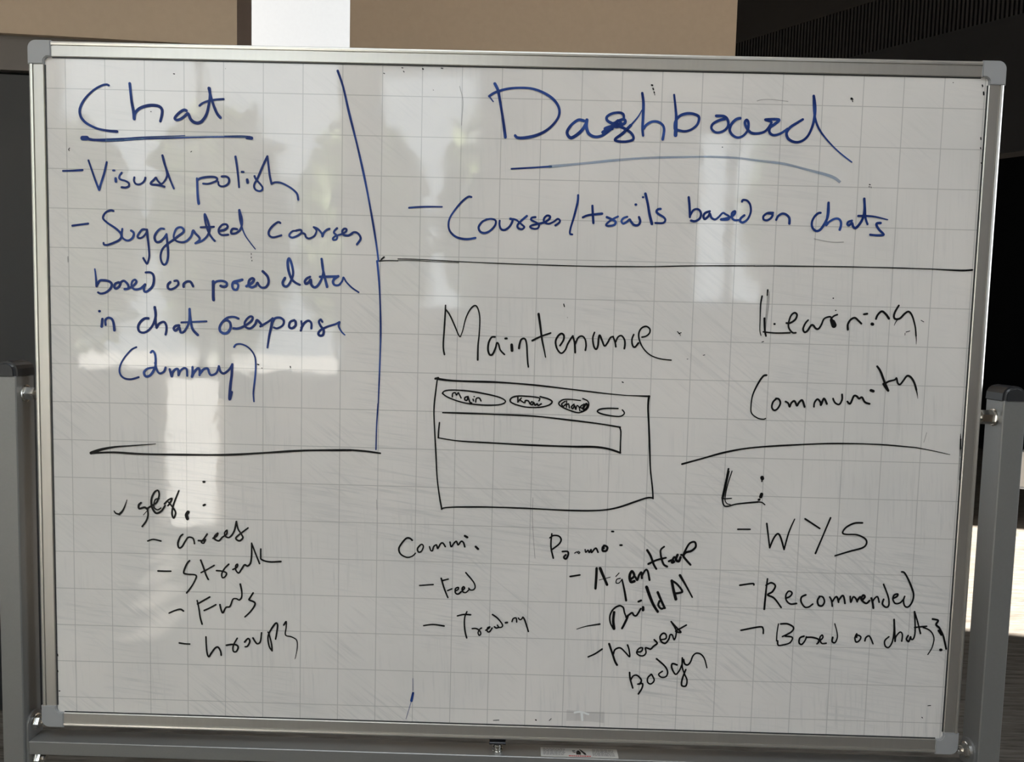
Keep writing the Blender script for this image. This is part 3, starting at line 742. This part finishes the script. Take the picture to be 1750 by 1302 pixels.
write('heading_text', 'black heading reading Maintenance', 'black', [(740, 490, 5, 15, '''
w=12>15 107,158 103,250 95,380 88,480 90,540 98,578; w=14>9 105,190 140,235 180,320 220,415 235,425; w=9>14 235,425 255,370 280,270 320,190 360,160 385,190 400,270 395,400 385,500 382,625;
530,428 500,432 475,480 470,540 485,580 510,575 535,520 545,480 560,490 575,540 610,578; w=22 672,495 675,545; w=18 618,442 630,441; w=18>12 735,525 740,490 755,450 785,445 800,490 805,580 810,650 815,685; w=22>9 902,232 915,320 930,440 950,540 962,602; 848,460 920,425 1005,395'''),
(910, 500, 5, 15, '''
235,452 265,405 268,365 245,350 215,375 197,420 210,480 245,518 280,490 300,440 330,390 345,370; 345,375 360,430 365,512; 365,440 390,385 425,372 450,400 458,450 452,492;
530,340 515,390 525,460 545,483 560,450 565,390 575,365 595,410 615,455 640,430 665,385 690,375; 690,380 705,420 712,462; 712,420 730,380 760,368 785,400 790,440 785,478;
865,358 850,400 855,450 875,465 905,430; w=14>10 935,380 970,372 1000,345 1002,310 970,288 930,305 908,350 915,410 950,480 1010,535 1090,565 1185,577''')])
write('sketch_box', 'black hand drawn window outline under Maintenance', 'black', [(720, 640, 5, 13, '''
w=20 120,35 145,30; w=18>9 138,36 240,50 400,58 640,65 950,88 1300,128 1560,160 1750,178; 700,1135 500,1131 290,1132 200,1138 172,1148; w=12 138,30 125,130 108,300 115,500 125,680 135,880 155,1040 175,1150'''),
(860, 650, 5, 13, 'w=8>13 1050,128 1150,132 1250,135; w=17>12 1246,135 1240,180 1238,260 1245,400 1252,600 1258,760 1275,920 1280,1010; w=15>12 1280,1005 1230,1003 1130,1035 1000,1080 880,1105 720,1113 500,1108 250,1095 0,1085')])
write('sketch_box', 'black wide field drawn inside the sketched window', 'black', [(740, 490, 5, 13, '83,1075 250,1080 540,1090 860,1105 1180,1140 1420,1170 1600,1200'),
(720, 640, 5, 13, '1695,450 1705,490 1702,580 1700,665; w=18>11 1700,668 1600,635 1480,618 1280,615 950,603 620,585 320,567 145,540; 145,540 148,480 155,410')])
write('sketch_button', 'oval in the sketched window reading main', 'black', [(740, 490, 5, 12, '''
80,910 100,890 160,882 300,890 450,915 570,945 618,975 600,998 540,1010 420,1010 260,990 130,945 80,910; 165,940 168,912 190,905 200,925 215,905 225,920 240,950; 300,938 275,945 272,965 290,970 300,945 315,985 330,992; 342,960 346,975; w=10 350,938 354,938; 365,985 370,955 395,950 410,975''')])
write('sketch_button', 'oval in the sketched window with a short overwritten word', 'black', [(740, 490, 5, 12, '''
905,975 905,948 800,935 710,935 665,955 665,985 720,1010 800,1028 900,1030 980,1015 1018,985 990,960 915,938; 725,945 725,985; 725,985 755,950; 740,965 775,990; 785,990 790,972 815,975 825,995; 845,980 830,1000 850,1008 855,985; 862,990 872,1012 890,1000 900,1014 925,1000''')])
write('sketch_button', 'oval in the sketched window with change written in it', 'black', [(740, 490, 5, 11, '''
1260,972 1180,962 1110,965 1075,995 1100,1025 1180,1060 1250,1075 1310,1050 1332,1010 1320,975 1280,955; 1130,978 1100,1000 1112,1022 1132,1005; 1142,975 1140,1030; 1140,1012 1158,1000 1165,1035; 1205,1003 1182,1025 1195,1042 1210,1015 1217,1045; 1222,1048 1230,1015 1248,1028 1254,1060; 1278,1008 1257,1028 1280,1035 1290,1000 1284,1060 1265,1062; w=20 1280,1040 1310,1000 1320,1030 1290,1055 1310,1045 1325,1010''')])
write('sketch_button', 'empty small oval at the right of the sketched window', 'black', [(740, 490, 5, 12, '1582,1040 1500,1038 1430,1045 1405,1065 1440,1085 1520,1102 1590,1108 1625,1095 1635,1075 1618,1052')])
write('heading_text', 'black heading reading Learning', 'black', [(1250, 480, 5, 15, '''
w=13>8 262,130 250,200 245,330 243,420 252,465; w=14>8 310,78 305,125; w=16 282,320 285,420 295,470; w=13 272,435 380,445 500,443; 366,368 370,368;
470,360 500,360 545,330 560,290 540,272 510,295 490,350 490,400 520,440 550,443; 655,335 630,365 612,410 625,438 650,425 680,380 700,380 720,405 745,408 770,370 790,325 825,308 850,310 860,345; 905,288 875,300 850,325; w=28 855,335 870,385 885,378 870,345;
w=10 868,148 872,148; w=9 890,252 893,252; w=20>15 995,415 995,370 1020,330 1055,315 1085,340 1110,365; 1132,285 1160,280; w=24 1200,368 1207,370; w=18 1235,325 1250,290 1285,260 1320,285 1345,322; w=17>13 1430,210 1400,260 1388,300 1400,325 1440,320 1480,280 1515,262 1545,300 1570,390 1578,470; w=9>3 1578,470 1580,505 1579,540; w=8>4 1415,335 1400,358 1390,380''')])
write('ghost_stroke', 'faint doubled stem of the L in Learning', 'pale_black', [(1250, 480, 5, 8, '322,90 318,200 300,330 287,440; 312,110 300,250 290,330')])
write('heading_text', 'black heading reading Community', 'black', [(1250, 480, 5, 16, '''
w=15>9 300,805 270,815 220,890 180,980 167,1070 172,1130 220,1170 270,1182 292,1175; 385,1005 355,1035 345,1080 365,1105 395,1090 418,1045 405,1010 380,1005; 462,1030 485,1045 497,1075 510,1045 535,1025 550,1045 560,1065 580,1035 605,1020 625,1075;
705,1075 710,1040 735,1010 760,1035 765,1060 790,1005 815,1050; 868,1005 885,1040 920,1055 945,1015 945,970; 990,1030 1015,1048 1045,985 1070,985 1090,1005 1115,995 1140,1035 1180,1050; w=22 1192,935 1212,942;
w=16>20 1245,730 1275,775 1305,855 1340,938; 1305,885 1340,860 1395,845 1410,830 1420,870 1440,885 1470,850 1500,812 1530,820 1560,865 1580,930; w=12>3 1580,930 1588,970 1592,1005; w=20 1300,880 1320,910 1338,935''')])
write('divider_line', 'thin black arc above WYS', 'black', [(1150, 400, 2.893, 7, 'w=9>6 45,1137 150,1108 260,1078 400,1055 640,1040 820,1035 1020,1040 1200,1055; w=6>2 1200,1055 1290,1072 1370,1090')])
write('heading_text', 'black heading reading User with a colon', 'black', [(170, 820, 5, 14, '''
w=9>18 125,265 140,285 170,293; w=18>6 170,293 200,260 222,210 235,170; w=18 355,195 335,215 340,245 385,235 410,250; w=14 410,250 415,300 400,350 365,398; w=16 415,240 455,215 490,190 510,130 500,90 470,105 445,160 445,220 465,265 490,285 530,265 560,220; w=11 510,160 475,170 465,230 495,255 525,240;
555,205 590,170 620,160 600,200 585,220; 590,190 630,240 650,280 635,325 620,290 630,220 655,150 678,92; w=6 375,300 410,260; w=20 888,16 897,16; w=20 890,217 900,212; w=26 757,275 743,300 752,332''')])
write('list_text', 'slanted black line reading Greet', 'black', [(170, 820, 5, 14, '''
412,522 460,508 525,522; 712,465 690,485 670,540 680,580 705,570 735,520 760,490 800,500 812,545; 845,518 890,520 905,510; 920,462 895,500 870,530 890,540 905,515; 970,498 1000,480 1010,455 985,480 985,505 1020,520 1050,490 1085,465 1090,430 1070,450 1075,480 1110,490 1150,440 1170,355; 1170,355 1185,420 1210,460 1225,495 1195,520 1165,500 1190,470 1230,440 1270,410''')])
write('list_text', 'slanted black line reading Streak', 'black', [(170, 820, 5, 14, '''
500,778 555,780 610,780; 770,690 745,720 720,790 750,805 825,815 810,870 780,920 745,965; 865,685 890,750 910,810 930,850; 868,792 920,765 980,730; 1000,775 1050,780 1085,795 1075,825 1050,835 1045,800 1070,755 1105,720; 1140,765 1175,745 1180,720 1165,730 1165,770 1190,795 1215,760 1240,725 1265,735 1290,710 1300,640 1300,540; 1300,540 1330,620 1368,715; 1378,590 1378,650 1385,680 1450,700 1550,697''')])
write('list_text', 'slanted black line reading Funds', 'black', [(170, 820, 5, 14, '''
595,1138 640,1118 690,1105 718,1120; 835,1030 850,1100 860,1170 877,1232; 838,1060 890,1030 942,1000; 895,1115 940,1095 995,1065; 1030,1065 1040,1110 1055,1135 1080,1090 1115,1080 1140,1020 1170,1015 1195,1025 1215,1000 1215,950 1203,890; 1313,965 1285,1010 1280,1025 1325,1045 1325,1075 1290,1125 1243,1170''')])
write('list_text', 'slanted black line reading Groups', 'black', [(230, 960, 5, 14, '''
382,693 430,700 472,702; 610,640 612,700 620,780 635,810 655,780 690,735 715,730 735,765 740,798; 785,712 830,705 870,710 885,730 870,765 845,765 840,730 855,690 878,652; 940,685 970,655 985,680 965,720 945,725; 1012,650 1030,680 1050,700 1075,680 1085,605; 1175,760 1150,720 1140,640 1165,580 1205,525 1222,540 1215,600 1205,660; 1175,760 1170,700 1150,620 1140,600; w=15>5 1275,540 1295,510 1295,560 1290,625 1340,640 1385,670 1390,730 1380,790 1370,830''')])
write('heading_text', 'black heading reading Comm with a colon', 'black', [(660, 880, 5, 13, '''
w=17>10 222,215 200,198 170,200 130,245 108,290 125,335 180,362 225,350 250,325; 290,258 268,285 275,315 300,310 318,270 305,250 285,260; 370,270 380,300 395,305 405,270 430,255 440,285 465,245 485,240 505,270; 545,230 555,270 580,240 600,225 615,255 640,225 660,235 672,272; w=18 672,178 693,190; w=20 765,270 785,290''')])
write('list_text', 'black line reading Feed', 'black', [(660, 880, 5, 13, '''
285,602 340,598 402,594; 470,540 490,610 508,660 527,705; 480,560 530,547; 525,645 562,630; 590,650 615,635 615,618 592,630 592,665 615,675 640,655; 655,640 670,625 660,612 648,630 655,655 680,662 705,640; 705,625 720,640 745,638 760,615 745,570 680,492''')])
write('list_text', 'black line reading Trending', 'black', [(660, 880, 5, 13, '''
320,945 400,935 495,948; 690,825 672,870 668,930 675,1000 688,1050; 608,862 660,850 722,852; 735,970 770,970 800,990 808,1015 795,1028 785,1005 800,975 815,965; 850,985 880,965 885,955 865,965 865,995 885,995 905,965; 925,955 940,965 960,960; 950,940 965,960 990,955 990,930 950,880 908,850; w=18 1020,920 1035,918; 1075,910 1085,885 1110,880 1115,915; 1130,880 1140,893 1155,890 1168,872; 1168,872 1185,900 1215,995''')])
write('heading_text', 'black heading reading Promo with a colon', 'black', [(910, 890, 5, 13, '''
165,110 158,180 160,240 178,318; 148,145 180,125 225,130 245,160 225,200 165,245; w=15 255,262 300,262 305,290 285,325 268,310 285,290; w=8 360,275 380,265 395,280 405,268 390,260; 450,245 455,268 475,250 485,270 500,245 505,270 530,240 545,235 560,268; w=18 600,225 600,255 630,255 640,225 610,210 610,235; w=16 678,90 692,91; w=18 750,208 763,208''')])
write('list_text', 'slanted black line beginning Agen, below Promo', 'black', [(910, 890, 5, 17, '''
w=14 322,475 405,462; w=20 548,405 545,480 538,578; w=24 578,405 605,470 637,545; w=6 570,505 665,480; w=9 740,445 712,475; w=9 750,490 720,500 715,530 740,530 765,500; w=13>18 765,500 785,590 800,680; w=22 835,500 870,470 850,430 830,470 840,520 870,515; 880,480 895,505 910,465 930,440 935,490; 935,470 965,420 985,430 1000,505;
w=18 980,250 1010,300 1035,370 1058,410; w=17 990,368 1060,335 1140,315; 1125,220 1095,250 1100,310 1120,370 1150,390; 1165,345 1195,335 1210,350 1190,355 1210,310 1230,325; w=20 1240,290 1225,330 1250,345 1265,310; w=18 1270,290 1290,290 1300,265 1340,195 1385,180 1395,220 1360,255 1310,270 1290,300 1310,330 1350,375''')])
write('list_text', 'slanted black line reading Build AI', 'black', [(910, 890, 5, 17, '''
w=7>14 378,925 460,900 575,882; w=14 690,920 665,870 662,810 690,755 740,725 775,740 785,780 800,820; w=24 697,780 690,850 697,920; w=19 765,918 800,850 815,810; 800,822 815,810 850,785 865,805 885,810 905,785 925,750; w=24 945,738 945,762; 905,690 928,680; w=24 975,565 1005,650 1035,720 1070,775; w=22 1070,610 1100,680 1130,745; 1085,685 1075,720 1100,750 1130,740; w=25 1190,510 1205,590 1225,668; w=19 1190,510 1235,540 1280,600 1255,615 1215,620; w=23>13 1260,465 1310,550 1365,652''')])
write('list_text', 'slanted black line reading Newest', 'black', [(960, 960, 5, 14, '''
225,812 285,785 345,745; w=19 405,700 435,790 455,850 472,880; 440,790 455,750 500,735 545,775 580,810 575,750 562,710; 645,770 680,765 690,735 660,740 640,775 665,800 700,800 720,775 715,735 740,740 760,745 785,720 815,695 790,665; 850,665 890,655 890,620 865,610 840,640 850,680 885,695 915,660 925,625 945,625 960,665 975,630 975,580 935,510; 935,510 980,560 1018,600 990,600 975,590 1020,565 1065,540''')])
write('list_text', 'slanted black word Badges, lowest of the Promo list', 'black', [(960, 960, 5, 14, '''
580,945 585,1000 607,1078; 590,1010 610,975 645,970 680,1010 665,1045; 650,1045 690,1040 685,1080 655,1128; 765,960 735,990 735,1030 765,1042 790,1010 770,965; 860,935 828,960 850,985 890,980 905,940 880,890 810,828; 985,880 945,870 940,905 965,955 985,955 1010,920 1025,880; 1030,820 1030,900 1050,960 1070,1010 1060,1060 1025,1055 1030,1000 1060,920; w=17>10 1040,835 1050,870 1075,880 1100,855 1120,805 1150,780 1190,790 1220,830 1240,905''')])
write('heading_text', 'black boxed capital L with a colon', 'black', [(1220, 780, 5, 12, '''
w=16>12 125,105 100,220 70,355; w=9 155,125 115,250 95,360 110,400 140,410; w=8 132,125 100,270 82,355; w=13 70,355 95,425 200,405 375,388; w=9 70,362 150,357; w=11 375,388 410,392 435,412; w=32 412,180 414,188; w=11 412,195 410,214; w=30 408,322 400,345; w=20 384,370 388,368''')])
write('list_text', 'black capitals WYS', 'black', [(1220, 780, 5, 14, '''
205,622 310,622; 452,572 465,680 477,780; 477,780 510,700 545,660 570,690 600,795; w=14>10 600,795 640,650 690,535; 780,533 840,572 905,615; 997,523 930,680 868,828; 1270,567 1200,570 1130,605 1100,650 1130,665 1220,668 1290,700 1305,740 1270,780 1160,810 1035,848''')])
write('list_text', 'black line reading Recommended', 'black', [(1250, 940, 5, 15, '''
72,300 180,285 192,298; 308,245 295,350 280,505; 295,300 340,278 375,305 350,355 310,382 365,410 425,490; 465,410 500,395 518,365 490,350 465,385 470,430 505,460 555,455; 635,382 600,400 595,440 625,485 660,485 695,460; 755,395 735,430 745,470 775,475 795,440 780,400 750,395; 840,400 855,430 862,480; 862,440 890,400 905,405 915,445; 915,430 945,390 960,400 970,455;
1015,395 1020,445 1040,400 1060,410 1075,440; w=18 1075,430 1100,400 1110,420; w=17 1115,430 1140,400 1125,385 1110,420 1150,455 1180,430; w=17 1195,410 1205,440 1213,495; 1205,440 1230,405 1250,400 1262,445; 1300,420 1290,460 1320,488 1345,470 1340,400 1300,292; 1385,410 1415,395 1420,375 1390,385 1380,420 1400,455 1440,450 1470,420; 1480,395 1470,430 1480,475 1510,485 1545,440 1555,370 1520,270 1480,195 1455,185''')])
write('list_text', 'black line reading Based on chats with a question mark', 'black', [(1250, 940, 5, 14, '''
82,685 240,655 270,670 272,712; w=11 402,630 390,700 385,775; 420,630 480,630 530,660 510,700 435,738; 460,735 520,745 500,790 440,810 400,812 395,775; 620,735 585,750 578,790 600,805 630,770 640,740; 640,745 690,745 740,760 745,785 730,800; 740,785 780,750 775,725 755,750 770,795 810,795; w=16>9 865,745 860,780 885,790 905,745 900,690 883,628; 1070,715 1055,750 1065,785 1095,770 1105,740 1075,725 1070,745; 1140,775 1150,745 1180,735 1210,800;
1345,740 1310,775 1315,820 1345,830 1375,780 1390,690 1390,592; 1390,592 1395,700 1398,780 1405,740 1440,700 1460,720 1455,778; 1510,730 1495,760 1515,780 1530,740 1535,760 1555,755 1570,690 1565,525; 1565,525 1590,610 1615,712; 1565,660 1668,650; w=14>9 1640,660 1700,690 1730,750 1715,830 1678,892'''),
(1150, 850, 2.88, 10, '1278,598 1305,605 1295,625 1310,640; 1310,640 1330,680 1345,745; w=12 1308,655 1322,675; w=13 1317,750 1320,750')])
write('ink_smudge', 'black smudge along the right edge of the board', 'black', [(1400, 740, 5, 10, 'w=3>10 1208,5 1208,40; w=14 1209,50 1208,90 1207,135; w=8>4 1206,140 1205,200; w=3 1204,210 1198,300 1195,400')])
write('ink_smudge', 'short blue scuff at the bottom of the board', 'blue', [(600, 850, 2.88, 8, 'w=10>13 305,962 297,1000; w=2 304,890 305,950; w=2 297,1000 270,1090')])
write('ink_speck', 'scattered black specks of leftover ink', 'black', [(830, 120, 5, 9, 'w=12 1418,126 1426,128; w=12 1430,155 1434,165; w=9 1439,185 1442,195; w=5 1443,205 1446,212'),
(1130, 120, 5, 9, '522,657 524,657; w=16>8 1626,242 1638,248; w=6 1634,258 1636,270; w=5 1585,40 1590,42'), (1240, 300, 5, 7, '1228,76 1236,78; 1225,95 1230,96; w=4 1242,95 1246,105'),
(940, 300, 5, 8, 'w=9 117,1098 123,1120; w=4 148,1210 150,1215'), (910, 500, 5, 7, '1238,333 1258,352; 1250,350 1270,342; w=9 766,763 776,768; w=6 1458,536 1472,532; w=5 1320,568 1328,568; w=4 1260,355 1264,368'),
(100, 110, 5, 6, '95,715 86,726 92,738; 1130,749 1138,742; w=8 982,80 992,82; w=7 788,403 792,404; w=4 1426,36 1428,37'),
(600, 850, 2.88, 5, 'w=6 908,1094 911,1096; w=3 975,1098 985,1088; w=3 700,1097 728,1095'), (1250, 480, 5, 6, '1620,337 1643,350; 1492,436 1524,428; w=4 1484,445 1482,465; 260,522 275,518'),
(0, 850, 2.88, 5, 'w=5 291,952 295,952; w=4 270,520 268,550; w=4 284,770 286,780; w=4 284,850 286,858'), (1150, 0, 2.893, 5, 'w=7 1536,455 1537,468; w=5 1530,420 1532,428; w=5 1522,680 1523,690; w=5 1521,730 1522,736; w=5 1524,805 1526,808; w=4 1385,408 1386,409'),
(500, 0, 2.893, 4, 'w=6 643,340 646,342; 735,337 743,338; 540,335 546,336; 450,362 455,364; 548,352 552,356; w=3 695,445 697,446'),
(1560, 1160, 9.17, 14, '140,600 152,612; 235,420 278,416'), (330, 430, 5, 8, 'w=9 550,962 562,966; w=6 585,994 592,996; 830,980 833,990; w=5 497,15 497,25; w=5 497,45 498,55; w=6 503,74 504,80')])
write('ghost_stroke', 'faint curved trace of wiped black ink', 'pale_black', [(1150, 0, 2.893, 3, '415,500 440,493 490,492 570,502'), (500, 0, 2.893, 2.5, '825,425 840,480 842,520 835,620'), (600, 850, 2.88, 2.5, '895,0 893,120 905,300; 125,10 127,60'), (1240, 300, 5, 7, '755,540 850,560 930,570 1010,568'), (1150, 400, 2.893, 3, '1240,1030 1255,980'), (0, 400, 2.893, 4, 'w=5 336,110 337,140')])
write('ghost_stroke', 'pale grey wiped patch holding a bare white T', 'ghost', [(600, 850, 2.88, 40, 'w=52 1060,1072 1110,1074 1170,1078 1245,1082')])
write('bare_mark', 'bare white T in a grey wiped patch', 'white_mark', [(600, 850, 2.88, 10, '1100,1058 1130,1055 1168,1066; w=12 1135,1060 1138,1095')])


# ------------------------------------------------------------------ pale low table at the right
tx = at_y(1742, 840, CAM_POS.y+5.3)
TA = -math.radians(36)
tb = empty('low_table', (tx.x+.35*math.cos(TA)-.3*math.sin(TA), tx.y+.35*math.sin(TA)+.3*math.cos(TA), 0)); tb.rotation_euler.z = TA
tag(tb, 'pale low table on a white foot, cut off by the right edge', 'table')
z0 = at_y(1747, 835, tx.y).z; z1 = at_y(1747, 772, tx.y).z
obj('table_apron', box(-.35, .55, -.3, .4, z0+.012, z1, .004), M['white_plastic'], tb)
obj('apron_edge', box(-.355, .555, -.305, .405, z0, z0+.012, .003), M['pale_edge'], tb)
b_ = bmesh.new(); add_cyl(b_, (.1, .05, .03), (.1, .05, z0), .05, seg=24)
obj('pedestal', b_, M['pale_edge'], tb)
b_ = bmesh.new()
for a in range(4):
    t = a*math.pi/2+.35; c, s = math.cos(t), math.sin(t)
    A = [b_.verts.new((.1+c*r_ - s*w_, .05+s*r_ + c*w_, z_)) for r_, w_, z_ in ((0, .04, .08), (.46, .025, .035), (.46, -.025, .035), (0, -.04, .08))]
    B = [b_.verts.new((v.co.x, v.co.y, 0.0)) for v in A]
    b_.faces.new(A); b_.faces.new(B[::-1])
    for i in range(4): b_.faces.new((A[i], B[i], B[(i+1) % 4], A[(i+1) % 4]))
bmesh.ops.recalc_face_normals(b_, faces=b_.faces[:])
obj('star_base', b_, M['white_plastic'], tb)
